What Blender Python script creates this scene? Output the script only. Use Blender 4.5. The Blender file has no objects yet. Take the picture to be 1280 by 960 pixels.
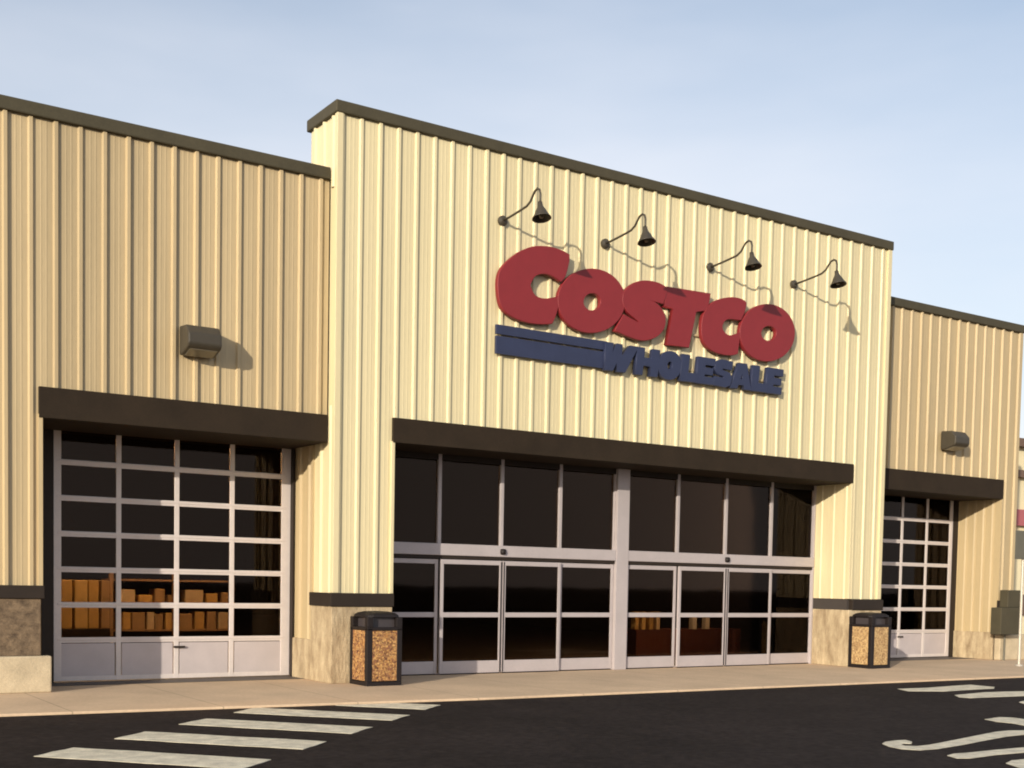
import bpy, bmesh, math, random
from mathutils import Vector, Matrix
random.seed(7)
sc = bpy.context.scene
COL = sc.collection
R = math.radians

# ------------------------------------------------------------------ materials
def mat(name, col, rough=.6, metal=0., var=.0, vscale=3., vstretch=(1, 1, 1), bump=0., bscale=40., col2=None, emit=None, spec=.5, fine=0.):
    m = bpy.data.materials.new(name); m.use_nodes = True
    nt = m.node_tree; b = nt.nodes['Principled BSDF']
    b.inputs['Roughness'].default_value = rough
    b.inputs['Metallic'].default_value = metal
    b.inputs['Specular IOR Level'].default_value = spec
    b.inputs['Base Color'].default_value = (*col, 1)
    tc = nt.nodes.new('ShaderNodeTexCoord')
    mp = nt.nodes.new('ShaderNodeMapping'); mp.inputs['Scale'].default_value = vstretch
    nt.links.new(tc.outputs['Object'], mp.inputs['Vector'])
    if var > 0 or col2:
        n = nt.nodes.new('ShaderNodeTexNoise'); n.inputs['Scale'].default_value = vscale
        n.inputs['Detail'].default_value = 6; n.inputs['Roughness'].default_value = .65
        nt.links.new(mp.outputs['Vector'], n.inputs['Vector'])
        r = nt.nodes.new('ShaderNodeValToRGB')
        r.color_ramp.elements[0].position = .3; r.color_ramp.elements[1].position = .72
        c2 = col2 or tuple(c * (1 - var) for c in col)
        r.color_ramp.elements[0].color = (*c2, 1); r.color_ramp.elements[1].color = (*col, 1)
        nt.links.new(n.outputs['Fac'], r.inputs['Fac'])
        last = r.outputs['Color']
        if fine:
            n3 = nt.nodes.new('ShaderNodeTexNoise'); n3.inputs['Scale'].default_value = vscale * 22
            n3.inputs['Detail'].default_value = 3
            nt.links.new(mp.outputs['Vector'], n3.inputs['Vector'])
            mr = nt.nodes.new('ShaderNodeMapRange'); mr.inputs['From Min'].default_value = .3; mr.inputs['From Max'].default_value = .7
            mr.inputs['To Min'].default_value = 1 - fine; mr.inputs['To Max'].default_value = 1 + fine
            nt.links.new(n3.outputs['Fac'], mr.inputs['Value'])
            vm = nt.nodes.new('ShaderNodeVectorMath'); vm.operation = 'SCALE'
            nt.links.new(last, vm.inputs[0]); nt.links.new(mr.outputs['Result'], vm.inputs['Scale'])
            last = vm.outputs['Vector']
        nt.links.new(last, b.inputs['Base Color'])
    if bump > 0:
        n2 = nt.nodes.new('ShaderNodeTexNoise'); n2.inputs['Scale'].default_value = bscale; n2.inputs['Detail'].default_value = 5
        nt.links.new(mp.outputs['Vector'], n2.inputs['Vector'])
        bp = nt.nodes.new('ShaderNodeBump'); bp.inputs['Strength'].default_value = bump; bp.inputs['Distance'].default_value = .02
        nt.links.new(n2.outputs['Fac'], bp.inputs['Height']); nt.links.new(bp.outputs['Normal'], b.inputs['Normal'])
    if emit:
        b.inputs['Emission Color'].default_value = (*emit[0], 1); b.inputs['Emission Strength'].default_value = emit[1]
    return m

def stone_mat(name, cols, scale, mortar, stretch=(1, 1, 1), bump=.6):
    m = bpy.data.materials.new(name); m.use_nodes = True
    nt = m.node_tree; b = nt.nodes['Principled BSDF']; b.inputs['Roughness'].default_value = .9
    tc = nt.nodes.new('ShaderNodeTexCoord'); mp = nt.nodes.new('ShaderNodeMapping'); mp.inputs['Scale'].default_value = stretch
    nt.links.new(tc.outputs['Object'], mp.inputs['Vector'])
    v = nt.nodes.new('ShaderNodeTexVoronoi'); v.inputs['Scale'].default_value = scale
    ve = nt.nodes.new('ShaderNodeTexVoronoi'); ve.feature = 'DISTANCE_TO_EDGE'; ve.inputs['Scale'].default_value = scale
    n = nt.nodes.new('ShaderNodeTexNoise'); n.inputs['Scale'].default_value = 9; n.inputs['Detail'].default_value = 7; n.inputs['Roughness'].default_value = .7
    for q in (v, ve, n): nt.links.new(mp.outputs['Vector'], q.inputs['Vector'])
    sx = nt.nodes.new('ShaderNodeSeparateColor'); nt.links.new(v.outputs['Color'], sx.inputs['Color'])
    r = nt.nodes.new('ShaderNodeValToRGB'); r.color_ramp.interpolation = 'LINEAR'
    el = r.color_ramp.elements; el[0].color = (*cols[0], 1); el[1].color = (*cols[-1], 1)
    for i, c in enumerate(cols[1:-1]):
        e = el.new((i + 1) / (len(cols) - 1)); e.color = (*c, 1)
    ad = nt.nodes.new('ShaderNodeMath'); ad.operation = 'MULTIPLY_ADD'; ad.inputs[1].default_value = .9; ad.inputs[2].default_value = -.45
    nt.links.new(n.outputs['Fac'], ad.inputs[0])
    ad2 = nt.nodes.new('ShaderNodeMath'); ad2.operation = 'ADD'
    nt.links.new(sx.outputs['Red'], ad2.inputs[0]); nt.links.new(ad.outputs[0], ad2.inputs[1])
    nt.links.new(ad2.outputs[0], r.inputs['Fac'])
    lt = nt.nodes.new('ShaderNodeMapRange'); lt.inputs['From Max'].default_value = .06
    nt.links.new(ve.outputs['Distance'], lt.inputs['Value'])
    mx = nt.nodes.new('ShaderNodeMix'); mx.data_type = 'RGBA'
    nt.links.new(lt.outputs['Result'], mx.inputs['Factor'])
    mx.inputs[6].default_value = (*mortar, 1); nt.links.new(r.outputs['Color'], mx.inputs[7])
    nt.links.new(mx.outputs[2], b.inputs['Base Color'])
    hs = nt.nodes.new('ShaderNodeMath'); hs.operation = 'MULTIPLY_ADD'; hs.inputs[1].default_value = .5
    nt.links.new(n.outputs['Fac'], hs.inputs[0]); nt.links.new(lt.outputs['Result'], hs.inputs[2])
    bp = nt.nodes.new('ShaderNodeBump'); bp.inputs['Strength'].default_value = bump; bp.inputs['Distance'].default_value = .03
    nt.links.new(hs.outputs[0], bp.inputs['Height']); nt.links.new(bp.outputs['Normal'], b.inputs['Normal'])
    return m

def glass_mat(name, tint):
    m = bpy.data.materials.new(name); m.use_nodes = True
    nt = m.node_tree; nt.nodes.remove(nt.nodes['Principled BSDF']); out = nt.nodes['Material Output']
    t = nt.nodes.new('ShaderNodeBsdfTransparent'); t.inputs['Color'].default_value = (*tint, 1)
    g = nt.nodes.new('ShaderNodeBsdfGlossy'); g.inputs['Roughness'].default_value = .03; g.inputs['Color'].default_value = (.42, .34, .29, 1)
    f = nt.nodes.new('ShaderNodeFresnel'); f.inputs['IOR'].default_value = 1.42
    n = nt.nodes.new('ShaderNodeTexNoise'); n.inputs['Scale'].default_value = .8
    tc = nt.nodes.new('ShaderNodeTexCoord'); nt.links.new(tc.outputs['Object'], n.inputs['Vector'])
    bp = nt.nodes.new('ShaderNodeBump'); bp.inputs['Strength'].default_value = .05; bp.inputs['Distance'].default_value = .02
    nt.links.new(n.outputs['Fac'], bp.inputs['Height']); nt.links.new(bp.outputs['Normal'], g.inputs['Normal'])
    mx = nt.nodes.new('ShaderNodeMixShader')
    nt.links.new(f.outputs[0], mx.inputs[0]); nt.links.new(t.outputs[0], mx.inputs[1]); nt.links.new(g.outputs[0], mx.inputs[2])
    nt.links.new(mx.outputs[0], out.inputs['Surface'])
    return m

CREAM = mat('cream_paint', (.70, .605, .37), .5, var=.11, vscale=1.2, vstretch=(2.5, 2.5, .25), fine=.03)
TAN = mat('tan_paint', (.51, .395, .225), .55, var=.15, vscale=1.2, vstretch=(2.5, 2.5, .25), fine=.03)
FASC = mat('olive_fascia', (.072, .061, .036), .7, spec=.3, var=.25, vscale=2, fine=.1)
BAND = mat('brown_header', (.030, .020, .012), .8, spec=.2, var=.3, vscale=2, fine=.1)
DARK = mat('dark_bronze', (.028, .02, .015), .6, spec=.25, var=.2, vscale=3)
ALU = mat('lilac_aluminium', (.46, .41, .41), .5, metal=.15, var=.12, vscale=2.5, fine=.04)
ALU2 = mat('pale_door_frame', (.66, .59, .56), .5, metal=.1, var=.12, vscale=2.5, fine=.04)
PANEL = mat('grey_steel_panel', (.52, .46, .46), .55, metal=.1, var=.15, vscale=2, bump=.05)
GLASS = glass_mat('tinted_glass', (.52, .44, .36))
STONE = mat('brown_stone', (.235, .165, .10), .9, vscale=5, vstretch=(1.3, 1.3, 1.8), bump=.9, bscale=10, col2=(.055, .036, .022), fine=.2)
PALESTONE = mat('pale_stone', (.56, .45, .29), .9, vscale=2.6, vstretch=(2.2, 2.2, .8), bump=.8, bscale=9, col2=(.25, .18, .105), fine=.16)
PLINTH = mat('cast_stone', (.56, .46, .31), .85, var=.28, vscale=3.5, bump=.3, bscale=30, fine=.08)
ASPH = mat('asphalt', (.029, .022, .021), .93, var=.42, vscale=.55, bump=.6, bscale=120, fine=.4, spec=.12)
CONC = mat('concrete_walk', (.68, .50, .33), .9, var=.22, vscale=.9, bump=.25, bscale=60, fine=.07)
PAINT = mat('road_paint', (.84, .77, .60), .85, var=.45, vscale=6, bump=.5, bscale=120, fine=.22)
REDP = mat('red_letter_paint', (.225, .016, .020), .55, var=.12, vscale=3, fine=.06)
BLUEP = mat('blue_letter_paint', (.024, .032, .078), .55, var=.2, vscale=4, fine=.08)
BLACK = mat('black_metal', (.014, .010, .010), .55, spec=.3, var=.2, vscale=6)
LAMPM = mat('bronze_lamp', (.055, .045, .030), .5, var=.2, vscale=6)
LENS = mat('lamp_lens', (.16, .14, .10), .3)
def gravel_mat():
    m = stone_mat('exposed_aggregate', [(.10, .035, .02), (.40, .19, .06), (.60, .34, .12), (.20, .07, .04), (.50, .29, .11)], 34, (.38, .22, .09), (1, 1, 1), .8)
    return m
AGG = gravel_mat()
AGG2 = stone_mat('pale_aggregate', [(.24, .13, .06), (.52, .33, .14), (.66, .46, .22), (.36, .20, .09), (.58, .40, .19)], 34, (.5, .34, .17), (1, 1, 1), .8)
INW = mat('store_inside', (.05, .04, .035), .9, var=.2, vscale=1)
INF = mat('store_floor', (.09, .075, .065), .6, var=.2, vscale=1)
ROOFM = mat('roof_membrane', (.35, .33, .30), .9, var=.2, vscale=.6)
LIT = mat('added_fill_tube', (.9, .9, .9), .4, emit=((1., .74, .45), 560.))  # glow of the added fill tubes indoors
CARD = [mat('orange_carton', (.72, .48, .17), .8, var=.25, vscale=5), mat('ochre_carton', (.85, .60, .24), .8, var=.25, vscale=5),
        mat('brown_carton', (.50, .34, .18), .8, var=.25, vscale=5), mat('pale_carton', (.75, .62, .42), .8, var=.2, vscale=5)]
WHITEBOX = mat('white_carton', (.85, .82, .75), .7)
WOOD = mat('shelf_metal', (.45, .30, .18), .7, var=.2, vscale=5)
POLEM = mat('galvanised_post', (.55, .50, .42), .5, metal=.3, var=.15, vscale=6)
SIGNBACK = mat('grey_sign_back', (.13, .12, .09), .6, var=.15, vscale=6)
NWALL = mat('pale_yellow_wall', (.78, .68, .44), .8, var=.1, vscale=.5)
NRED = mat('red_band', (.42, .12, .13), .6, var=.1, vscale=1)
NBRN = mat('brown_trim', (.16, .10, .07), .7, var=.2, vscale=1)

def sheet_tones(m, amt):      # every 3-rib cladding sheet has a slightly different tone
    nt = m.node_tree; b = nt.nodes['Principled BSDF']; src = b.inputs['Base Color'].links[0].from_socket
    tc = nt.nodes.new('ShaderNodeTexCoord'); sp = nt.nodes.new('ShaderNodeSeparateXYZ'); nt.links.new(tc.outputs['Object'], sp.inputs[0])
    dv = nt.nodes.new('ShaderNodeMath'); dv.operation = 'DIVIDE'; dv.inputs[1].default_value = .9765
    fl = nt.nodes.new('ShaderNodeMath'); fl.operation = 'FLOOR'; wn = nt.nodes.new('ShaderNodeTexWhiteNoise'); wn.noise_dimensions = '1D'
    mr = nt.nodes.new('ShaderNodeMapRange'); mr.inputs['To Min'].default_value = 1 - amt; mr.inputs['To Max'].default_value = 1 + amt * .3
    nt.links.new(sp.outputs['X'], dv.inputs[0]); nt.links.new(dv.outputs[0], fl.inputs[0]); nt.links.new(fl.outputs[0], wn.inputs['W']); nt.links.new(wn.outputs['Value'], mr.inputs['Value'])
    vm = nt.nodes.new('ShaderNodeVectorMath'); vm.operation = 'SCALE'
    nt.links.new(src, vm.inputs[0]); nt.links.new(mr.outputs['Result'], vm.inputs['Scale']); nt.links.new(vm.outputs['Vector'], b.inputs['Base Color'])
sheet_tones(CREAM, .06); sheet_tones(TAN, .10)

# ------------------------------------------------------------------ mesh helpers
class MB:
    def __init__(s): s.v = []; s.f = []
    def poly(s, pts):
        b = len(s.v); s.v += [tuple(p) for p in pts]; s.f.append(tuple(range(b, b + len(pts)))); return s
    def box(s, x0, x1, y0, y1, z0, z1):
        b = len(s.v)
        s.v += [(x0, y0, z0), (x1, y0, z0), (x1, y1, z0), (x0, y1, z0), (x0, y0, z1), (x1, y0, z1), (x1, y1, z1), (x0, y1, z1)]
        for q in ((0, 3, 2, 1), (4, 5, 6, 7), (0, 1, 5, 4), (1, 2, 6, 5), (2, 3, 7, 6), (3, 0, 4, 7)): s.f.append(tuple(b + i for i in q))
        return s
    def prism(s, prof, x0, x1):           # prof: (y,z) outline extruded along x
        n = len(prof); b = len(s.v)
        s.v += [(x0, y, z) for y, z in prof] + [(x1, y, z) for y, z in prof]
        s.f.append(tuple(b + i for i in range(n))[::-1]); s.f.append(tuple(b + n + i for i in range(n)))
        for i in range(n): j = (i + 1) % n; s.f.append((b + i, b + j, b + n + j, b + n + i))
        return s
    def tube(s, pts, r, n=10, radii=None):
        rings = []
        for i, p in enumerate(pts):
            p = Vector(p); a = Vector(pts[max(i - 1, 0)]); c = Vector(pts[min(i + 1, len(pts) - 1)])
            t = (c - a).normalized(); u = t.orthogonal() if i == 0 else (u - t * u.dot(t)); u.normalize(); w = t.cross(u)
            rr = radii[i] if radii else r; rings.append(len(s.v))
            for k in range(n):
                q = 2 * math.pi * k / n; s.v.append(tuple(p + (u * math.cos(q) + w * math.sin(q)) * rr))
        for a, b in zip(rings, rings[1:]):
            for k in range(n): s.f.append((a + k, a + (k + 1) % n, b + (k + 1) % n, b + k))
        s.f.append(tuple(rings[0] + k for k in range(n))[::-1]); s.f.append(tuple(rings[-1] + k for k in range(n)))
        return s
    def lathe(s, c, prof, n=24, tilt=None):     # prof: (r,z) ; open surface of revolution about z through c
        rings = []
        for r, z in prof:
            rings.append(len(s.v))
            for k in range(n):
                q = 2 * math.pi * k / n; p = Vector((r * math.cos(q), r * math.sin(q), z))
                if tilt is not None: p = tilt @ p
                s.v.append(tuple(Vector(c) + p))
        for a, b in zip(rings, rings[1:]):
            for k in range(n): s.f.append((a + k, a + (k + 1) % n, b + (k + 1) % n, b + k))
        return s
    def build(s, name, m, parent=None, bevel=0., smooth=False, origin=None):
        me = bpy.data.meshes.new(name)
        off = Vector(origin) if origin else Vector((0, 0, 0))
        me.from_pydata([tuple(Vector(v) - off) for v in s.v], [], s.f); me.materials.append(m)
        bm = bmesh.new(); bm.from_mesh(me); bmesh.ops.recalc_face_normals(bm, faces=bm.faces)
        bm.to_mesh(me); bm.free()
        if smooth:
            for p in me.polygons: p.use_smooth = True
        o = bpy.data.objects.new(name, me); COL.objects.link(o); o.location = off
        if parent:
            o.parent = parent; o.location = off - wloc(parent)
        if bevel:
            b = o.modifiers.new('bevel', 'BEVEL'); b.width = bevel; b.segments = 2; b.limit_method = 'ANGLE'
        return o
def wloc(o):
    v = Vector(o.location)
    while o.parent: o = o.parent; v += Vector(o.location)
    return v
def tag(o, label=None, cat=None, group=None, kind=None):
    if label: o['label'] = label
    if cat: o['category'] = cat
    if group: o['group'] = group
    if kind: o['kind'] = kind
    return o
def thing(name, label, cat, loc, group=None):
    o = bpy.data.objects.new(name, None); COL.objects.link(o); o.location = loc; o.empty_display_size = .3
    return tag(o, label, cat, group)
def copy_tree(o, parent=None):
    c = o.copy(); COL.objects.link(c); c.parent = parent
    for ch in list(o.children): copy_tree(ch, c)
    return c

# ribbed metal siding on a vertical plane. o: origin (x,y) of s=0, d: direction along s, n: outward normal
PITCH = .3255
def siding(mb, o, d, n, s0, s1, z0, z1, phase, pitch=PITCH, h=.036):
    pts = [(s0, 0.)]
    k0 = math.floor((s0 - phase) / pitch) - 1; k1 = math.ceil((s1 - phase) / pitch) + 1
    prof = []
    for k in range(k0, k1 + 1):
        r = phase + k * pitch                 # right foot of the big rib
        hh = h * (.82 + .45 * ((math.sin(k * 12.9898 + phase * 7) * 43758.5453) % 1))
        prof += [(r - .082, 0), (r - .062, hh), (r - .018, hh), (r, 0)]
        for c in (.095, .165):                # two slight pencil ribs in the pan
            prof += [(r + c - .014, 0), (r + c - .005, .0022), (r + c + .005, .0022), (r + c + .014, 0)]
    prof.sort()
    def at(s):
        for (a, ha), (b, hb) in zip(prof, prof[1:]):
            if a <= s <= b: return ha + (hb - ha) * ((s - a) / (b - a) if b > a else 0)
        return 0.
    pts = [(s0, at(s0))] + [p for p in prof if s0 < p[0] < s1] + [(s1, at(s1))]
    P = lambda s, q, z: (o[0] + d[0] * s + n[0] * q, o[1] + d[1] * s + n[1] * q, z)
    for (a, ha), (b, hb) in zip(pts, pts[1:]):
        mb.poly([P(a, ha, z0), P(b, hb, z0), P(b, hb, z1), P(a, ha, z1)])
    return mb

# ------------------------------------------------------------------ measured layout (metres)
X0, X1, ZT = 8.12, 20.78, 8.88           # central block
XA, XB, REC = 9.14, 19.81, .95           # entrance opening and its recess
ZB0, ZB1 = 3.80, 4.19                    # dark header band
YW, ZWT = .22, 7.92                      # left wing face, height
XL0, YG = 3.85, 1.55
YR, XR, XE, YGR = .47, 25.56, 26.10, 1.62
XWL = -14.0
DEEP = 34.

# ------------------------------------------------------------------ ground
g = MB(); g.poly([(-400, -400, -.03), (500, -400, -.03), (500, 500, -.03), (-400, 500, -.03)])
ground = tag(g.build('road', ASPH), kind='structure')
def edge(x): return -2.45 - .075 * (min(x, 9) - 3) - .022 * (max(x, 9) - 9)
xs = [-30, -14, 0, 3, 6, 9, 12, 15, 18, 21, 25, 30, 40]
w = MB(); b0 = len(w.v)
for x in xs:
    w.v += [(x, edge(x), -.2), (x, edge(x), -.012), (x, edge(x) + .014, 0.), (x, 2.6, 0.)]
for i in range(len(xs) - 1):
    a, b = b0 + 4 * i, b0 + 4 * (i + 1)
    for k in range(3): w.f.append((a + k, b + k, b + k + 1, a + k + 1))
def joint_mat():
    m = CONC; nt = m.node_tree; b = nt.nodes['Principled BSDF']
    tc = nt.nodes.new('ShaderNodeTexCoord'); sp = nt.nodes.new('ShaderNodeSeparateXYZ'); nt.links.new(tc.outputs['Object'], sp.inputs[0])
    mo = nt.nodes.new('ShaderNodeMath'); mo.operation = 'PINGPONG'; mo.inputs[1].default_value = .9
    nt.links.new(sp.outputs['X'], mo.inputs[0])
    le = nt.nodes.new('ShaderNodeMapRange'); le.inputs['From Min'].default_value = .003; le.inputs['From Max'].default_value = .012
    le.inputs['To Min'].default_value = .55
    nt.links.new(mo.outputs[0], le.inputs['Value'])
    src = b.inputs['Base Color'].links[0].from_socket
    vm = nt.nodes.new('ShaderNodeVectorMath'); vm.operation = 'SCALE'
    nt.links.new(src, vm.inputs[0]); nt.links.new(le.outputs['Result'], vm.inputs['Scale']); nt.links.new(vm.outputs['Vector'], b.inputs['Base Color'])
joint_mat()
tag(w.build('pavement', CONC), kind='structure')

# crosswalk stripes (painted bars at 45 degrees), clipped by the pavement edge
def clip(poly, f):       # keep f(p) >= 0
    out = []
    for i in range(len(poly)):
        a, b = poly[i], poly[(i + 1) % len(poly)]; fa, fb = f(a), f(b)
        if fa >= 0: out.append(a)
        if fa * fb < 0: t = fa / (fa - fb); out.append((a[0] + (b[0] - a[0]) * t, a[1] + (b[1] - a[1]) * t))
    return out
def flat(name, poly, m, z, parent=None, th=.004):
    mb = MB(); n = len(poly)
    mb.v = [(x, y, z) for x, y in poly] + [(x, y, z - th) for x, y in poly]
    mb.f = [tuple(range(n))] + [(i, (i + 1) % n, n + (i + 1) % n, n + i) for i in range(n)]
    return mb.build(name, m, parent)
LU = Vector((.665, -.747)); WU = Vector((.73, .68)).normalized()
def stripe_poly(k, jit=True):
    c = Vector((3.36, -6.37)) + Vector((.967, .905)) * k
    L, W = 2.06, .62
    pts = [c - LU * L / 2 - WU * W / 2, c + LU * L / 2 - WU * W / 2, c + LU * L / 2 + WU * W / 2, c - LU * L / 2 + WU * W / 2]
    out = []
    for i in range(4):                       # slightly worn, uneven edges
        a, b = pts[i], pts[(i + 1) % 4]; N = 9 if i % 2 == 0 else 4
        for j in range(N):
            p = a.lerp(b, j / N); p = p + Vector((random.uniform(-.012, .012), random.uniform(-.012, .012))); out.append((p.x, p.y))
    return clip(out, lambda p: edge(p[0]) - .06 - p[1])
for k in range(-2, 5):
    flat('crosswalk_stripe', stripe_poly(k), PAINT, -.024, ground)
MARKS = [[(16.509, -4.003), (17.112, -4.063), (18.19, -3.957), (18.541, -3.929), (18.541, -4.414), (18.242, -4.61), (17.599, -4.61), (16.872, -4.64), (16.31, -4.367)], [(16.435, -5.166), (17.371, -5.033), (17.905, -5.102), (18.228, -5.183), (18.534, -5.256), (17.596, -5.866), (17.415, -5.724), (16.787, -5.646), (16.237, -5.593), (16.175, -5.437)], [(16.348, -6.352), (16.651, -6.233), (16.983, -6.16), (16.315, -6.599), (16.184, -6.543)], [(13.692, -7.643), (14.124, -7.553), (14.248, -7.688), (14.222, -7.849), (14.151, -8.003), (13.493, -8.436), (13.554, -8.294), (13.633, -8.069), (13.603, -7.877)], [(10.446, -8.691), (10.607, -8.6), (10.799, -8.577), (10.949, -8.59), (10.884, -8.732), (10.745, -8.834), (10.686, -8.783), (10.576, -8.83), (10.535, -8.92), (10.623, -8.994), (10.835, -8.987), (11.229, -8.896), (11.885, -8.735), (12.593, -8.562), (12.851, -8.55), (13.063, -8.621), (13.185, -8.704), (12.78, -8.969), (12.673, -8.881), (12.349, -8.892), (11.865, -8.989), (11.22, -9.138), (10.677, -9.233), (10.393, -9.22), (10.283, -9.074), (10.323, -8.882)], [(10.308, -9.608), (10.493, -9.551), (10.744, -9.573), (11.149, -9.565), (11.621, -9.581), (11.796, -9.612), (11.426, -9.854), (11.258, -9.823), (10.808, -9.803), (10.354, -9.84), (10.226, -9.777)], [(10.376, -10.218), (10.598, -10.128), (10.794, -10.132), (10.912, -10.189), (10.15, -10.687), (10.223, -10.473)]]
for mk in MARKS: flat('painted_marking', mk, PAINT, -.0235, ground)

# ------------------------------------------------------------------ the store
store = thing('warehouse_store', 'long cream and tan ribbed metal store building with glass entrance under a dark header', 'building', (14.45, 0, 0))
# walls (cores behind the siding)
class Pieces:
    # like MB, but every box / panel becomes a part of its own
    def __init__(s, name, m, **kw): s.a = (name, m, kw)
    def box(s, *q): MB().box(*q).build(s.a[0], s.a[1], store, **s.a[2]); return s
    def poly(s, q): MB().poly(q).build(s.a[0], s.a[1], store, **s.a[2]); return s
    def side(s, *q, **k): m_ = MB(); siding(m_, *q, **k); m_.build(s.a[0], s.a[1], store, **s.a[2]); return s
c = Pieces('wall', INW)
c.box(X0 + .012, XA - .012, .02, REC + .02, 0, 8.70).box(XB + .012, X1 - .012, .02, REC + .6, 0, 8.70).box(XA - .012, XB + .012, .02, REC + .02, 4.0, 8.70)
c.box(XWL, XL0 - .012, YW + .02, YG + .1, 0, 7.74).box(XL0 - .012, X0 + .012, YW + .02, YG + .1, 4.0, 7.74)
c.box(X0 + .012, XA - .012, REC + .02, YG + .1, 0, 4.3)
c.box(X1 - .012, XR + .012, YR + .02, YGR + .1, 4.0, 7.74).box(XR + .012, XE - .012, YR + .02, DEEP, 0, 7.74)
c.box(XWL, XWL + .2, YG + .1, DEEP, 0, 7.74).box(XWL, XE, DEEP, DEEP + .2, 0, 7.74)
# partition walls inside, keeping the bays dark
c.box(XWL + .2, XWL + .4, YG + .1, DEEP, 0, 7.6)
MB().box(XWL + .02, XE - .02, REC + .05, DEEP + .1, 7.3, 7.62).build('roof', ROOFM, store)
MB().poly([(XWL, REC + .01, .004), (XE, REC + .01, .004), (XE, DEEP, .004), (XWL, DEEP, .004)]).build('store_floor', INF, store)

# siding: central block
PH = 8.232
s = Pieces('cream_siding', CREAM)
FX = (1, 0); FN = (0, -1)
s.side((0, 0), FX, FN, X0, XA, 1.41, 8.70, PH, h=.031)
s.side((0, 0), FX, FN, XA, XB, ZB1, 8.70, PH, h=.031)
s.side((0, 0), FX, FN, XB, X1, 1.41, 8.70, PH, h=.031)
# returns of the projecting block: left end (faces -x), right end (faces +x)
s.side((X0, 0), (0, 1), (-1, 0), 0, REC + .02, ZWT - .3, 8.70, .18)
s.side((X0, 0), (0, 1), (-1, 0), 0, .72, 1.41, 4.3, .18)
s.poly([(X0, 0, 4.3), (X0, YW + .05, 4.3), (X0, YW + .05, ZWT - .3), (X0, 0, ZWT - .3)])
s.side((X1, 0), (0, 1), (1, 0), 0, REC + .6, ZWT - .3, 8.70, .18)
s.poly([(X1, 0, 1.41), (X1, YR + .05, 1.41), (X1, YR + .05, ZWT - .3), (X1, 0, ZWT - .3)])
s.poly([(X0, REC + .025, 7.3), (X1, REC + .025, 7.3), (X1, REC + .025, 8.70), (X0, REC + .025, 8.70)])
# right reveal of the entrance (faces -x)
s.side((XB, 0), (0, 1), (-1, 0), 0, REC, 1.41, ZB0, .16, h=.02)
s.poly([(XA, 0, 1.41), (XA, REC, 1.41), (XA, REC, ZB0), (XA, 0, ZB0)])
# corner trims
t = Pieces('corner_trim', CREAM, bevel=.008)
t.box(X0 - .03, X0 + .075, -.045, .05, 1.41, 8.70)
t.box(X1 - .085, X1 + .03, -.045, .05, 1.41, 8.70)
t.box(XA - .05, XA + .012, -.042, .03, 1.41, ZB0 + .02)
t.box(XB - .012, XB + .05, -.042, .03, 1.41, ZB0 + .02)

TT = Pieces('corner_trim', TAN)
# siding: wings
s = Pieces('tan_siding', TAN)
s.side((0, YW), FX, FN, XWL, XL0, 1.46, 7.74, 3.43)
s.side((0, YW), FX, FN, XL0, X0 - .03, ZB1 - .03, 7.74, 3.43)
s.side((X0, 0), (0, 1), (-1, 0), .72, YG, .65, 4.1, 1.28)
s.poly([(XL0, YW, .5), (XL0, YG, .5), (XL0, YG, 4.1), (XL0, YW, 4.1)])
TT.box(X0 - .03, X0 + .01, .72, .80, .65, 4.0)
s.side((0, YR), FX, FN, X1 + .03, XR, ZB1 + .05, 7.74, 21.2)
s.side((0, YR), FX, FN, XR, XE, 1.41, 7.74, 21.2)
s.side((XR, 0), (0, 1), (-1, 0), YR, YGR, .65, 4.1, .7, pitch=.24, h=.025)
s.side((XE, 0), (0, 1), (1, 0), YR, DEEP, 0, 7.7, .9)
TT.box(XL0 - .045, XL0 + .01, YW - .042, YW + .02, 1.46, ZB1 - .4)
TT.box(XE - .06, XE + .03, YR - .042, YR + .04, 0, 7.74)
TT.box(XR - .01, XR + .045, YR - .042, YR + .02, 1.41, ZB0)

# parapet caps
f = MB()
f.box(X0 - .06, X1 + .05, -.065, REC + .09, 8.695, 8.88)
f.build('parapet_cap', FASC, store, bevel=.02)
MB().box(XWL, X0 - .035, YW - .07, YW + .6, 7.735, ZWT).build('parapet_cap', FASC, store, bevel=.02)
MB().box(X1 + .035, XE + .07, YR - .07, DEEP, 7.735, ZWT).build('parapet_cap', FASC, store, bevel=.02)

# header bands with soffits
MB().box(XA - .03, XB + .015, -.055, REC + .1, ZB0, ZB1).build('header_band', BAND, store, bevel=.006)
MB().box(XL0 - .04, X0 - .036, YW - .055, YG + .12, 3.74, ZB1 - .03).build('header_band', BAND, store, bevel=.006)
MB().box(X1 + .034, XR + .015, YR - .055, YGR + .12, ZB0, ZB1 + .06).build('header_band', BAND, store, bevel=.006)

# stone wainscot + dark sill trim
p = Pieces('pale_stone_pier', PALESTONE, bevel=.012)
p.box(X0 - .05, XA - .01, -.06, .72, 0, 1.20).box(XB + .0, X1 + .04, -.06, REC, 0, 1.18)
p.box(X0 - .04, X0 + .03, .721, YG, 0, .65).box(XR - .05, XR + .03, YR + .05, YGR, 0, .65)
t = Pieces('wainscot_cap', DARK, bevel=.01)
t.box(X0 - .08, XA + .005, -.09, .72, 1.20, 1.41).box(XB + .08, X1 + .06, -.09, .03, 1.18, 1.40)
Pieces('brown_stone_veneer', STONE, bevel=.012).box(XWL, XL0 - .02, YW - .07, YW + .02, .5, 1.28).box(XR + .03, XE - .05, YR - .07, YR + .02, .6, 1.2)
Pieces('plinth', PLINTH, bevel=.02).box(XWL, XL0 + .10, YW - .16, YW + .02, 0, .5).box(XR - .02, XE + 2.3, YR - .14, YR + .02, 0, .60)
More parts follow.
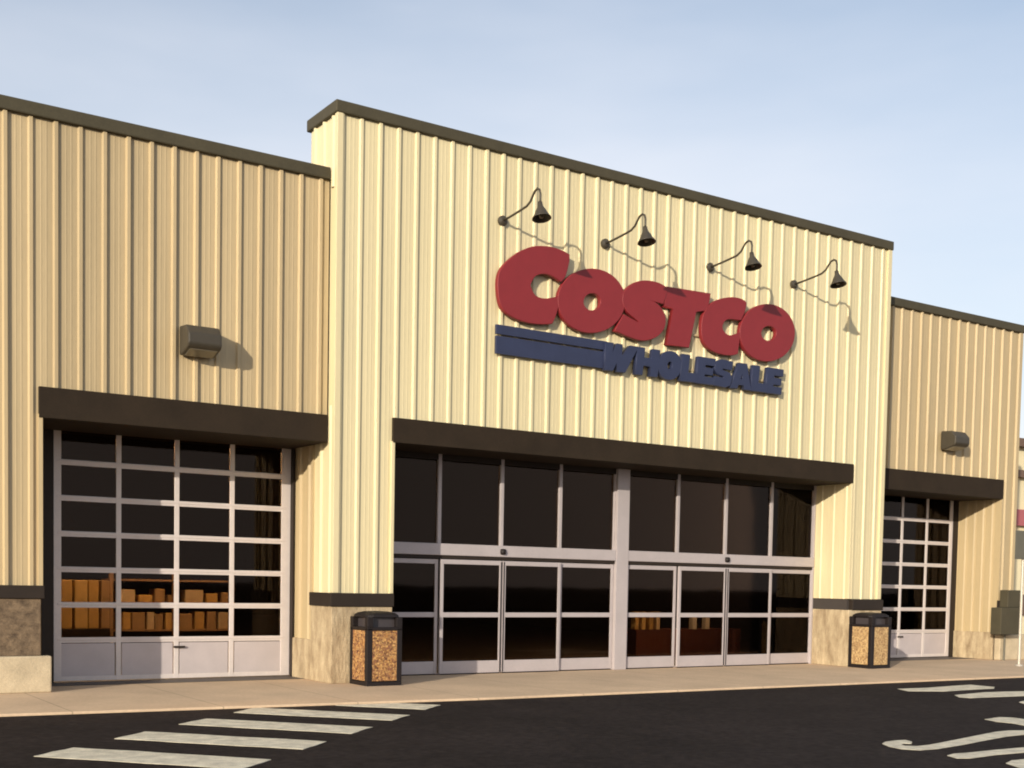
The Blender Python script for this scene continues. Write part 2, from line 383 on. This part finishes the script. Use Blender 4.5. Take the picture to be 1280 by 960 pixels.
Pieces('wainscot_cap', DARK, bevel=.01).box(XWL, XL0 + .02, YW - .1, YW + .02, 1.28, 1.46).box(XR + .02, XE + .02, YR - .1, YR + .02, 1.2, 1.41)

# ------------------------------------------------------------------ sectional glass garage doors
def garage_door(gx, gy):
    W = .90; n = 4; zt = 4.05
    d = MB()
    for k in range(n + 1):
        x = gx + k * W; hw = .055 if k in (0, n) else .038
        d.box(x - hw, x + hw + (.045 if k == n else 0), gy, gy + .05, 0.02, zt)
    for i in range(6):
        z = .635 + .530 * i
        d.box(gx, gx + n * W, gy + .005, gy + .045, z - .042, z + .042)
        d.box(gx, gx + n * W, gy - .006, gy + .005, z - .004, z + .034)
    d.box(gx, gx + n * W, gy + .004, gy + .046, .02, .09)
    door = d.build('garage_door', ALU2, store, bevel=.006)
    MB().box(gx, gx + n * W, gy + .018, gy + .030, .66, zt).build('glass', GLASS, door)
    q = MB()
    for k in range(n): q.box(gx + k * W + .05, gx + (k + 1) * W - .05, gy + .012, gy + .034, .085, .585)
    q.build('bottom_panel', PANEL, door, bevel=.01)
    MB().box(gx + 1.75, gx + 1.93, gy - .03, gy - .002, .50, .53).build('lift_handle', DARK, door)
    return door
garage_door(4.37, YG)
garage_door(21.70, YGR)
# dark jamb panels beside the doors; the slimmest box is a painted shadow strip
Pieces('jamb_and_shade_strip', DARK).box(XL0, 4.31, YG - .02, YG + .08, 0, 4.0).box(X1, 21.64, YGR - .02, YGR + .08, 0, 4.0).box(X0 - .05, X0 - .022, YG - .1, YG - .001, 0, 3.74).box(25.36, XR, YGR - .02, YGR + .08, 0, 4.0)

# ------------------------------------------------------------------ entrance storefront
y = REC
Wp = 1.28
L = [9.28 + Wp * k for k in range(5)]; Rr = [14.69 + Wp * k for k in range(5)]
fr = MB()
fr.box(14.40, 14.69, y - .06, y + .14, 0, 3.9)
fr.box(XA, L[0] + .02, y, y + .1, 0, 3.9).box(Rr[4] - .05, XB - .005, y - .03, y + .1, 0, 3.9)
fr.box(XA, XB - .005, y + .02, y + .1, 0.006, .03)
MB().box(XA, XB - .005, y + .005, y + .1, 3.70, 3.86).build('head_flashing', DARK, store)
fr.build('storefront_frame', ALU, store, bevel=.006)
for a, b in ((XA + .02, 14.399), (14.691, XB - .03)):
    h = MB().box(a, b, y - .05, y + .12, 2.07, 2.27).build('door_header', ALU, store, bevel=.008)
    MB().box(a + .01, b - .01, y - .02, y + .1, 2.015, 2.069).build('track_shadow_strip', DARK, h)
    xc = L[2] if a < 12 else Rr[2]
    MB().lathe((xc, y - .05, 2.16), [(.0, -.05), (.05, -.045), (.06, 0), (.05, .05), (0, .055)], 14).build('motion_sensor', BLACK, h, smooth=True)
for grp in (L, Rr):
    for k in range(4):
        a, b = grp[k], grp[k + 1]
        # transom window
        m = MB()
        if k < 3: m.box(b - .035, b + .035, y + .0, y + .09, 2.27, 3.8)
        else: m.box(b - .03, b - .001, y + .01, y + .09, 2.27, 3.8)
        wn = m.build('transom_window', ALU, store, bevel=.006)
        MB().box(a + .036, b - .036, y + .045, y + .055, 2.27, 3.8).build('glass', GLASS, wn)
        # door leaf; the two middle leaves slide in front
        slide = k in (1, 2); yo = y - .055 if slide else y + .01; T = .045
        st = .062
        e0, e1 = a + .006, b - .006
        m = MB()
        m.box(e0, e0 + st, yo, yo + T, .02, 2.0).box(e1 - st, e1, yo, yo + T, .02, 2.0)
        m.box(e0 + st, e1 - st, yo + .002, yo + T - .002, .02, .235).box(e0 + st, e1 - st, yo + .002, yo + T - .002, 1.0, 1.085).box(e0 + st, e1 - st, yo + .002, yo + T - .002, 1.92, 2.0)
        dl = m.build('sliding_door' if slide else 'fixed_side_panel', ALU, store, bevel=.005)
        MB().box(e0 + st, e1 - st, yo + .016, yo + .026, .235, 1.92).build('glass', GLASS, dl)
        MB().box(e0 + .03, e1 - .03, yo + .001, yo + T - .004, .004, .02).build('floor_sweep', BLACK, dl)
        if slide:
            sx = e1 - .035 if k == 1 else e0 + .012
            MB().box(sx, sx + .018, yo - .008, yo - .0, .03, 1.98).build('rubber_seal', BLACK, dl)

# ------------------------------------------------------------------ sign
sign = thing('store_sign', 'raised red letters reading COSTCO over blue WHOLESALE letters on cream siding', 'sign', (14.4, -.03, 5.4))
def curve_obj(name, loops, depth, yfront, m, parent, smoothloops=(), bev=.008, off=0.):
    cu = bpy.data.curves.new(name, 'CURVE'); cu.dimensions = '2D'; cu.fill_mode = 'BOTH'; cu.resolution_u = 4
    cx = sum(p[0] for p in loops[0]) / len(loops[0]); cz = min(p[1] for p in loops[0])
    for i, lp in enumerate(loops):
        if i in smoothloops:
            sp = cu.splines.new('BEZIER'); sp.bezier_points.add(len(lp) - 1)
            for bp, q in zip(sp.bezier_points, lp):
                bp.co = (q[0] - cx, q[1] - cz, 0); bp.handle_left_type = bp.handle_right_type = 'AUTO'
        else:
            sp = cu.splines.new('POLY'); sp.points.add(len(lp) - 1)
            for bp, q in zip(sp.points, lp): bp.co = (q[0] - cx, q[1] - cz, 0, 1)
        sp.use_cyclic_u = True
    cu.extrude = depth / 2 - bev; cu.bevel_depth = bev; cu.bevel_resolution = 1; cu.offset = off
    tmp = bpy.data.objects.new('tmp', cu); COL.objects.link(tmp)
    dg = bpy.context.evaluated_depsgraph_get()
    me = bpy.data.meshes.new_from_object(tmp.evaluated_get(dg)); bpy.data.objects.remove(tmp)
    me.transform(Matrix.Rotation(math.pi / 2, 4, 'X'))
    me.materials.clear(); me.materials.append(m)
    o = bpy.data.objects.new(name, me); COL.objects.link(o); o.parent = parent
    o.location = Vector((cx, yfront + depth / 2, cz)) - wloc(parent)
    return o
def rot(lp, n): return lp[n:] + lp[:n]
def catmull(pts, corners, sub=3):       # smooth an outline except at its corners
    n = len(pts); out = []
    for i in range(n):
        p0, p1, p2, p3 = pts[i - 1], pts[i], pts[(i + 1) % n], pts[(i + 2) % n]
        if i in corners: p0 = p1
        if (i + 1) % n in corners: p3 = p2
        for j in range(sub):
            t = j / sub
            out.append(tuple(.5 * ((2 * p1[k]) + (-p0[k] + p2[k]) * t + (2 * p0[k] - 5 * p1[k] + 4 * p2[k] - p3[k]) * t * t + (-p0[k] + 3 * p1[k] - 3 * p2[k] + p3[k]) * t ** 3) for k in (0, 1)))
    return out
C1 = [(12.406, 7.236), (12.263, 7.276), (12.074, 7.297), (11.888, 7.289), (11.644, 7.241), (11.374, 7.106), (11.14, 6.909), (11.01, 6.743), (10.97, 6.542), (11.005, 6.278), (11.098, 6.12), (11.339, 6.017), (11.643, 5.983), (11.919, 6.002), (12.074, 6.032), (12.164, 6.216), (12.226, 6.507), (12.095, 6.465), (11.909, 6.419), (11.724, 6.442), (11.629, 6.565), (11.627, 6.639), (11.716, 6.777), (11.899, 6.842), (12.086, 6.821), (12.245, 6.757), (12.336, 6.871), (12.409, 7.135)]
O1 = [(13.637, 6.631), (13.606, 6.455), (13.504, 6.287), (13.343, 6.143), (13.14, 6.038), (12.915, 5.983), (12.692, 5.981), (12.491, 6.032), (12.332, 6.131), (12.228, 6.267), (12.19, 6.427), (12.22, 6.597), (12.316, 6.761), (12.468, 6.903), (12.664, 7.009), (12.885, 7.07), (13.11, 7.078), (13.317, 7.032), (13.485, 6.935), (13.596, 6.797)]
O1h = [(13.105, 6.537), (13.081, 6.456), (13.013, 6.39), (12.918, 6.356), (12.822, 6.364), (12.752, 6.41), (12.724, 6.483), (12.748, 6.563), (12.815, 6.629), (12.91, 6.664), (13.005, 6.657), (13.077, 6.61)]
S_ = [(14.616, 6.991), (14.519, 6.701), (14.195, 6.725), (14.379, 6.676), (14.524, 6.562), (14.582, 6.409), (14.534, 6.242), (14.362, 6.087), (14.085, 5.994), (13.775, 6.013), (13.434, 6.088), (13.611, 6.386), (13.973, 6.281), (13.937, 6.324), (13.694, 6.449), (13.605, 6.568), (13.594, 6.723), (13.682, 6.854), (13.882, 6.988), (14.122, 7.051), (14.402, 7.052)]
T_ = [(14.6, 7.017), (15.659, 7.045), (15.604, 6.737), (15.32, 6.672), (15.163, 6.001), (14.633, 5.995), (14.77, 6.657), (14.559, 6.669)]
C2 = [(16.574, 7.008), (16.468, 7.055), (16.21, 7.056), (15.89, 6.973), (15.66, 6.843), (15.502, 6.638), (15.461, 6.389), (15.519, 6.152), (15.723, 6.017), (15.994, 5.975), (16.233, 5.986), (16.386, 6.029), (16.44, 6.428), (16.185, 6.338), (16.03, 6.388), (15.976, 6.48), (16.023, 6.585), (16.156, 6.652), (16.448, 6.666), (16.545, 6.854)]
O2 = [(17.89, 6.612), (17.86, 6.438), (17.76, 6.273), (17.599, 6.132), (17.395, 6.031), (17.169, 5.979), (16.943, 5.979), (16.74, 6.032), (16.577, 6.131), (16.47, 6.267), (16.43, 6.426), (16.458, 6.594), (16.553, 6.755), (16.706, 6.894), (16.903, 6.997), (17.126, 7.055), (17.353, 7.06), (17.562, 7.011), (17.733, 6.914), (17.846, 6.776)]
O2h = [(17.391, 6.536), (17.367, 6.459), (17.293, 6.395), (17.191, 6.363), (17.088, 6.37), (17.011, 6.414), (16.981, 6.484), (17.006, 6.56), (17.078, 6.623), (17.179, 6.656), (17.283, 6.65), (17.361, 6.606)]
DL = .09
for i, loops in enumerate(([catmull(C1, {0, 14, 16, 25, 27})], [catmull(O1, {}), catmull(O1h, {})], [catmull(S_, {0, 1, 2, 10, 11, 12, 13})], [T_], [catmull(C2, {0, 11, 12, 18})], [catmull(O2, {}), catmull(O2h, {})])):
    curve_obj('red_letter', loops, DL, -.14 - .004 * (i % 3), REDP, sign)
# blue speed lines running into the small word
ZB, HB = 5.385, .475
for za, zb in ((5.405, 5.70), (5.728, 5.885)):
    MB().box(10.98, 13.30, -.095, -.05, za, zb).build('blue_speed_line', BLUEP, sign, bevel=.006)
def ellp(cx, cz, rx, rz, n=20): return [(cx + rx * math.cos(2 * math.pi * k / n), cz + rz * math.sin(2 * math.pi * k / n)) for k in range(n)]
q = .155
GL = {
 'W': (.74, [[(0, 1), (.30, 1), (.28, .55), (.44, 1), (.66, 1), (.68, .55), (.98, 1), (1.3, 1), (.88, 0), (.56, 0), (.52, .36), (.38, 0), (.06, 0)]]),
 'H': (.52, [[(0, 0), (.30, 0), (.30, .36), (.66, .36), (.66, 0), (.98, 0), (.98, 1), (.66, 1), (.66, .64), (.30, .64), (.30, 1), (0, 1)]]),
 'O': (.56, [ellp(.53, .5, .54, .54), ellp(.53, .5, .13, .17, 12)]),
 'L': (.40, [[(0, 0), (.78, 0), (.78, .32), (.34, .32), (.34, 1), (0, 1)]]),
 'E': (.43, [[(0, 0), (.80, 0), (.80, .26), (.35, .26), (.35, .37), (.74, .37), (.74, .62), (.35, .62), (.35, .74), (.80, .74), (.80, 1), (0, 1)]]),
 'S': (.47, [[(.86, 1.0), (.30, 1.03), (.05, .92), (0, .68), (.12, .48), (.50, .40), (.52, .30), (.05, .34), (0, .02), (.62, -.03), (.84, .08), (.90, .34), (.78, .54), (.38, .62), (.38, .70), (.84, .68)]]),
 'A': (.53, [[(-.02, 0), (.30, 1), (.70, 1), (1.04, 0), (.70, 0), (.66, .16), (.36, .16), (.32, 0)], [(.43, .36), (.51, .66), (.59, .36)]]),
}
x = 13.22
word = 'WHOLESALE'
tot = sum(GL[ch][0] for ch in word); k = (17.60 - x) / tot
for i, ch in enumerate(word):
    wd, lps = GL[ch]
    base_w = max(px for px, pz in lps[0])
    loops = [[(x + px / base_w * wd * k * 1.0 + (pz - .5) * .05, ZB + pz * HB) for px, pz in lp] for lp in lps]
    curve_obj('blue_letter', loops, .09, -.135 - .004 * (i % 2), BLUEP, sign, bev=.005, off=.004)
    x += wd * k
# hidden-fixing rails that carry the letters
MB().box(11.3, 17.5, -.045, -.034, 6.25, 6.29).box(11.3, 17.5, -.045, -.034, 5.6, 5.64).build('mounting_rail', TAN, sign)

# ------------------------------------------------------------------ gooseneck lamps
def gooseneck(x, z, label):
    t = thing('gooseneck_lamp', label, 'lamp', (x, 0, z), 'gooseneck lamps above the sign')
    MB().tube([(x, -.002, z), (x, -.05, z), (x, -.075, z)], .09, 16, radii=[.085, .085, .04]).build('wall_plate', LAMPM, t)
    prof = [(-.05, 0), (-.30, .02), (-.55, .045), (-.74, .07), (-.84, .12), (-.90, .19), (-.96, .25), (-1.03, .27), (-1.09, .24), (-1.115, .17), (-1.115, .08), (-1.11, .02)]
    MB().tube([(x, a, z + b) for a, b in prof], .019, 10).build('arm', LAMPM, t, smooth=True)
    tl = Matrix.Rotation(R(-12), 3, 'X')
    MB().lathe((x, -1.11, z + .02), [(.0, .03), (.035, .025), (.045, -.05), (.06, -.08), (.085, -.12), (.11, -.18), (.15, -.24), (.155, -.255), (.145, -.248), (.10, -.18), (.05, -.1), (.0, -.09)], 28, tl).build('lamp_shade', LAMPM, t, smooth=True)
    MB().lathe((x, -1.11, z + .02), [(0, -.245), (.03, -.24), (.045, -.20), (.04, -.15), (0, -.12)], 16, tl).build('bulb', LENS, t, smooth=True)
    return t
gl = gooseneck(11.11, 7.60, 'gooseneck lamp above the large first letter of the sign, leftmost of the four')
for x, z, lb in ((13.26, 7.585, 'gooseneck lamp above the S of the red letters, second from the left'),
                 (15.73, 7.56, 'gooseneck lamp above the second C of the red letters, third from the left'),
                 (17.95, 7.575, 'gooseneck lamp beyond the last red letter, rightmost of the four')):
    c_ = copy_tree(gl); c_.location = (x, 0, z); c_['label'] = lb

# ------------------------------------------------------------------ wall pack lamps
def wall_pack(x0, y0, z0, label):
    t = thing('wall_lamp', label, 'lamp', (x0, y0, z0), 'box wall lamps on the tan wings')
    W = .50
    pr = [(0, .0), (-.10, 0.), (-.36, .07), (-.40, .12), (-.40, .27), (-.28, .40), (0, .42)]
    MB().prism([(y0 - .036 + a, z0 + b) for a, b in pr], x0, x0 + W).build('housing', LAMPM, t, bevel=.025)
    MB().prism([(y0 - .036 + a, z0 + b) for a, b in [(-.11, -.012), (-.33, .050), (-.34, .062), (-.11, .002)]], x0 + .05, x0 + W - .05).build('lens', LENS, t)
    MB().box(x0 + .06, x0 + W - .06, y0 - .034, y0, z0 + .05, z0 + .37).build('back_plate', BLACK, t)
    return t
wall_pack(5.74, YW, 4.80, 'dark box wall lamp with long shadow over the left garage door')
w2 = wall_pack(23.22, YR, 4.78, 'faded box wall lamp on the right wing at the far end')

# ------------------------------------------------------------------ trash cans
def trash_can(x, y, label, agg, grp='pebbled square bins beside the entrance'):
    t = thing('trash_can', label, 'trash can', (x, y, 0), grp)
    W = .60; h = W / 2; H = .88
    b = MB()
    b.box(x - h, x + h, y - h, y + h, 0.0, .06)
    for sx in (-1, 1):
        for sy in (-1, 1):
            cx, cy = x + sx * (h - .045), y + sy * (h - .045)
            b.box(cx - .045, cx + .045, cy - .045, cy + .045, .06, H)
    b.box(x - h, x + h, y - h, y + h, H - .03, H + .02)
    b.box(x - h + .03, x + h - .03, y - h + .03, y + h - .03, .06, H - .03)
    b.build('frame', BLACK, t, bevel=.008)
    for (a0, a1, b0, b1) in ((x - h + .085, x + h - .085, y - h + .006, y - h + .03), (x - h + .085, x + h - .085, y + h - .03, y + h - .006),
                             (x - h + .006, x - h + .03, y - h + .085, y + h - .085), (x + h - .03, x + h - .006, y - h + .085, y + h - .085)):
        MB().box(a0, a1, b0, b1, .075, H - .035).build('pebble_panel', agg, t, bevel=.004)
    # hooded lid with an opening on each side
    l = MB()
    n = 16
    for z, r in ((H + .02, .30), (H + .16, .30), (H + .21, .275), (H + .25, .22), (H + .265, .12)):
        pass
    rings = []
    for z, r, e in ((H + .17, .30, 5), (H + .205, .29, 5), (H + .235, .25, 4.5), (H + .255, .17, 4), (H + .262, .05, 4)):
        ring = []
        for k in range(32):
            a = 2 * math.pi * k / 32; ca, sa = math.cos(a), math.sin(a)
            rr = r / ((abs(ca) ** e + abs(sa) ** e) ** (1 / e)); ring.append((x + rr * ca, y + rr * sa, z))
        rings.append(ring)
    bb = len(l.v)
    for rg in rings: l.v += rg
    for i in range(len(rings) - 1):
        for k in range(32): l.f.append((bb + i * 32 + k, bb + i * 32 + (k + 1) % 32, bb + (i + 1) * 32 + (k + 1) % 32, bb + (i + 1) * 32 + k))
    l.f.append(tuple(bb + 4 * 32 + k for k in range(32))); l.f.append(tuple(bb + k for k in range(32))[::-1])
    for sx in (-1, 1):
        for sy in (-1, 1):
            cx, cy = x + sx * (h - .05), y + sy * (h - .05); l.box(cx - .05, cx + .05, cy - .05, cy + .05, H + .02, H + .172)
    lid = l.build('lid', BLACK, t, bevel=.008)
    i_ = MB(); s2 = h - .10
    for (a0, a1, b0, b1) in ((x - s2, x + s2, y - s2 - .01, y - s2), (x - s2, x + s2, y + s2, y + s2 + .01), (x - s2 - .01, x - s2, y - s2, y + s2), (x + s2, x + s2 + .01, y - s2, y + s2)):
        i_.box(a0, a1, b0, b1, H + .02, H + .165)
    i_.build('swing_flap', mat('flap_' + str(round(x)), (.05, .042, .045), .3), lid)
    return t
tc1 = trash_can(8.68, -.38, 'black bin with orange pebbled panels at the left pier of the entrance', AGG)
tc2 = trash_can(20.10, -.38, 'black bin with paler pebbled panels at the right pier of the entrance', AGG2)

# ------------------------------------------------------------------ things at the far right
post = thing('sign_post', 'thin pale post carrying a dark square sign beyond the right wing', 'sign post', (24.15, -1.2, 0))
MB().tube([(24.02, -1.2, 0), (24.02, -1.2, 2.95)], .03, 12).build('post', POLEM, post)
MB().box(23.66, 24.06 + .35, -1.245, -1.232, 2.33, 2.95).build('sign_panel', SIGNBACK, post, bevel=.01)
MB().lathe((24.02, -1.2, 0), [(.0, .04), (.07, .035), (.09, .0)], 16).build('base_plate', POLEM, post)
cab = thing('utility_cabinet', 'dark utility cabinet fixed low on the right wing corner', 'cabinet', (25.5, YR - .1, .62))
MB().box(25.14, 25.95, YR - .42, YR - .14, .62, 1.25).build('cabinet_body', FASC, cab, bevel=.015)
MB().box(25.46, 25.95, YR - .36, YR - .14, 1.25, 1.66).build('meter_box', FASC, cab, bevel=.015)
MB().tube([(25.62, YR - .2, .6), (25.62, YR - .2, .0)], .025, 10).build('conduit', SIGNBACK, cab)

nb = thing('neighbour_store', 'pale yellow shop with red band seen beyond the right end', 'building', (44, 8, 0))
MB().box(33.2, 58, 6, 22, 0, 5.2).build('wall', NWALL, nb)
MB().box(33.0, 58.2, 5.8, 22.2, 5.2, 5.42).build('lower_cornice', NBRN, nb)
MB().box(33.2, 58, 6.05, 21.9, 5.42, 6.15).build('parapet', NWALL, nb)
MB().box(33.0, 58.2, 5.8, 22.2, 6.15, 6.4).build('parapet_cap', NBRN, nb)
MB().box(33.6, 57, 5.85, 5.998, 3.70, 4.20).build('red_sign_band', NRED, nb)
MB().box(33.1, 58.1, 5.9, 5.998, .9, 1.55).build('brown_base_band', NBRN, nb)

# ------------------------------------------------------------------ goods inside the left bay, lit by an added tube out of view
rack = thing('storage_rack', 'low storage rack of cartons seen through the left garage door', 'rack', (7.2, 3.5, 0))
r_ = MB()
for zz in (.70, 1.16, 1.56):
    r_.box(5.72, 7.85, 3.6, 4.2, zz - .03, zz)
r_.build('shelf', WOOD, rack)
for xx in (5.72, 6.8, 7.85):
    MB().box(xx - .03, xx + .03, 3.58, 3.64, 0, 1.75).build('upright', WOOD, rack)
def carton(x0, x1, y0, y1, z0, z1, m, label, grp):
    o = MB().box(x0, x1, y0, y1, z0, z1).build('carton', m, None, bevel=.012, origin=((x0 + x1) / 2, (y0 + y1) / 2, z0))
    tag(o, label, 'carton', grp)
G1 = 'tall orange cartons behind the left garage door'
pl = MB().box(4.78, 5.68, 3.5, 4.3, .0, .72).build('pallet_stand', DARK, None, bevel=.01, origin=(5.2, 3.5, 0)); tag(pl, 'dark display stand under the orange cartons in the left bay', 'stand')
for (a, b, m, lb) in ((4.86, 5.07, 0, 'tall orange carton standing first from the left on the dark stand'), (5.11, 5.32, 1, 'wide ochre carton in the middle of the dark stand'),
                      (5.335, 5.50, 0, 'narrow orange carton right of the ochre carton on the dark stand'), (5.54, 5.68, 2, 'brown carton at the right end of the dark stand')):
    carton(a, b, 3.55, 4.0, .72, 1.53, CARD[m], lb, G1)
xx = 5.80; i = 0
while xx < 7.7:
    wd = random.uniform(.10, .26); hh = random.uniform(.26, .36)
    carton(xx, min(xx + wd, 7.8), 3.65, 4.0, .70, .70 + hh, CARD[[2, 0, 2, 3, 2, 1][i % 6]], 'small carton on the bottom shelf of the rack', 'cartons on the bottom shelf')
    xx += wd + random.uniform(.01, .06); i += 1
xx = 5.85
while xx < 7.7:
    wd = random.uniform(.16, .34); hh = random.uniform(.12, .28)
    carton(xx, min(xx + wd, 7.8), 3.65, 4.0, 1.16, 1.16 + hh, CARD[[2, 2, 3, 0][i % 4]], 'small carton on the middle shelf of the rack', 'cartons on the middle shelf')
    xx += wd + random.uniform(.03, .14); i += 1
disp = thing('display_counter', 'low counter with pale goods dimly seen through the entrance doors', 'counter', (19, 4.2, 0))
MB().box(17.4, 20.6, 3.9, 4.5, 0, .62).build('counter_base', mat('counter_red', (.09, .028, .022), .7), disp)
for k, xx in enumerate((17.40, 17.60, 17.82, 18.02)):
    tag(MB().box(xx, xx + .11, 3.95, 4.1, .62, 1.02).build('carton', CARD[(0, 1, 0, 3)[k]], None, bevel=.008, origin=(xx, 4, .62)), 'narrow upright orange carton on the counter behind the entrance glass', 'carton', 'narrow cartons on the inside counter')
for xx, lb in ((19.12, 'small white box on the inside counter, the one nearer the orange cartons'), (19.52, 'small white box on the inside counter, farther right of the two')):
    tag(MB().box(xx, xx + .13, 3.95, 4.08, .62, .98).build('carton', WHITEBOX, None, bevel=.008, origin=(xx, 4, .62)), lb, 'carton', 'white boxes on the inside counter')
def strip(x0, x1, y, z, label):  # added fill light, kept above the sight line to brighten the goods
    t = thing('added_fill_strip', label, 'fill light', ((x0 + x1) / 2, y, z), 'unseen fill lights added inside the store')
    MB().box(x0, x1, y - .08, y + .08, z, z + .08).build('housing', PANEL, t)
    MB().tube([(x0 + .05, y, z - .03), (x1 - .05, y, z - .03)], .025, 8).build('tube', LIT, t)
strip(4.7, 7.9, 2.3, 4.25, 'unseen fill light added inside the left bay to brighten the cartons')
strip(17.0, 19.6, 1.7, 4.25, 'unseen fill light added inside the entrance to brighten the counter goods')

# ------------------------------------------------------------------ light
SUN = Vector((-1.5, -1.0, .42)).normalized()
el = math.asin(SUN.z); az = math.atan2(SUN.x, SUN.y)     # clockwise from +y
sl = bpy.data.lights.new('sun', 'SUN'); sl.energy = 4.1; sl.angle = R(.5); sl.color = (1., .90, .74)
so = bpy.data.objects.new('sun', sl); COL.objects.link(so); so.rotation_euler = SUN.to_track_quat('Z', 'Y').to_euler()
wd = bpy.data.worlds.new('World'); sc.world = wd; wd.use_nodes = True
nt = wd.node_tree; bg = nt.nodes['Background']; bg.inputs['Strength'].default_value = .15
sky = nt.nodes.new('ShaderNodeTexSky'); sky.sky_type = 'NISHITA'; sky.sun_disc = False
sky.sun_elevation = el; sky.sun_rotation = az % (2 * math.pi); sky.dust_density = 2.0; sky.ozone_density = 1.5; sky.air_density = 1.0
tc = nt.nodes.new('ShaderNodeTexCoord'); mp = nt.nodes.new('ShaderNodeMapping'); mp.inputs['Scale'].default_value = (1, 1, 3.5)
ns = nt.nodes.new('ShaderNodeTexNoise'); ns.inputs['Scale'].default_value = 1.6; ns.inputs['Detail'].default_value = 5; ns.inputs['Roughness'].default_value = .5
nt.links.new(tc.outputs['Generated'], mp.inputs['Vector']); nt.links.new(mp.outputs['Vector'], ns.inputs['Vector'])
sp = nt.nodes.new('ShaderNodeSeparateXYZ'); nt.links.new(tc.outputs['Generated'], sp.inputs[0])
hz = nt.nodes.new('ShaderNodeMapRange'); hz.inputs['From Min'].default_value = .0; hz.inputs['From Max'].default_value = .5
hz.inputs['To Min'].default_value = .75; hz.inputs['To Max'].default_value = .0
nt.links.new(sp.outputs['Z'], hz.inputs['Value'])
cm = nt.nodes.new('ShaderNodeMath'); cm.operation = 'MULTIPLY_ADD'; cm.inputs[1].default_value = .9; cm.inputs[2].default_value = -.2
nt.links.new(ns.outputs['Fac'], cm.inputs[0])
ca = nt.nodes.new('ShaderNodeMath'); ca.operation = 'ADD'; ca.use_clamp = True
nt.links.new(cm.outputs[0], ca.inputs[0]); nt.links.new(hz.outputs['Result'], ca.inputs[1])
mx = nt.nodes.new('ShaderNodeMix'); mx.data_type = 'RGBA'
nt.links.new(ca.outputs[0], mx.inputs['Factor']); nt.links.new(sky.outputs['Color'], mx.inputs[6]); mx.inputs[7].default_value = (5.5, 5.5, 5.8, 1)
nt.links.new(mx.outputs[2], bg.inputs['Color'])

# ------------------------------------------------------------------ camera (architectural lens shift)
rx, ry, rz, f_px, cx, cy = -0.050608, 0.018304, -0.583063, 1520.769, 634.152, 805.874
F = Vector((-math.sin(rz) * math.cos(rx), math.cos(rz) * math.cos(rx), math.sin(rx)))
Rt = Vector((math.cos(rz), math.sin(rz), 0)); U = Rt.cross(F)
R2 = math.cos(ry) * Rt + math.sin(ry) * U; U2 = -math.sin(ry) * Rt + math.cos(ry) * U
cam = bpy.data.cameras.new('camera'); co = bpy.data.objects.new('camera', cam); COL.objects.link(co)
M = Matrix((R2, U2, -F)).transposed().to_4x4(); M.translation = Vector((0, -17.245, 1.61)); co.matrix_world = M
cam.sensor_width = 36; cam.lens = f_px / 1280 * 36
cam.shift_x = (640 - cx) / 1280; cam.shift_y = (cy - 480) / 1280
cam.clip_end = 2000; cam.clip_start = .1
sc.camera = co
sc.cycles.pixel_filter_type = 'BLACKMAN_HARRIS'; sc.cycles.filter_width = 1.9
vs = sc.view_settings; vs.view_transform = 'Standard'; vs.look = 'None'; vs.gamma = 1; vs.exposure = .26; vs.use_curve_mapping = False
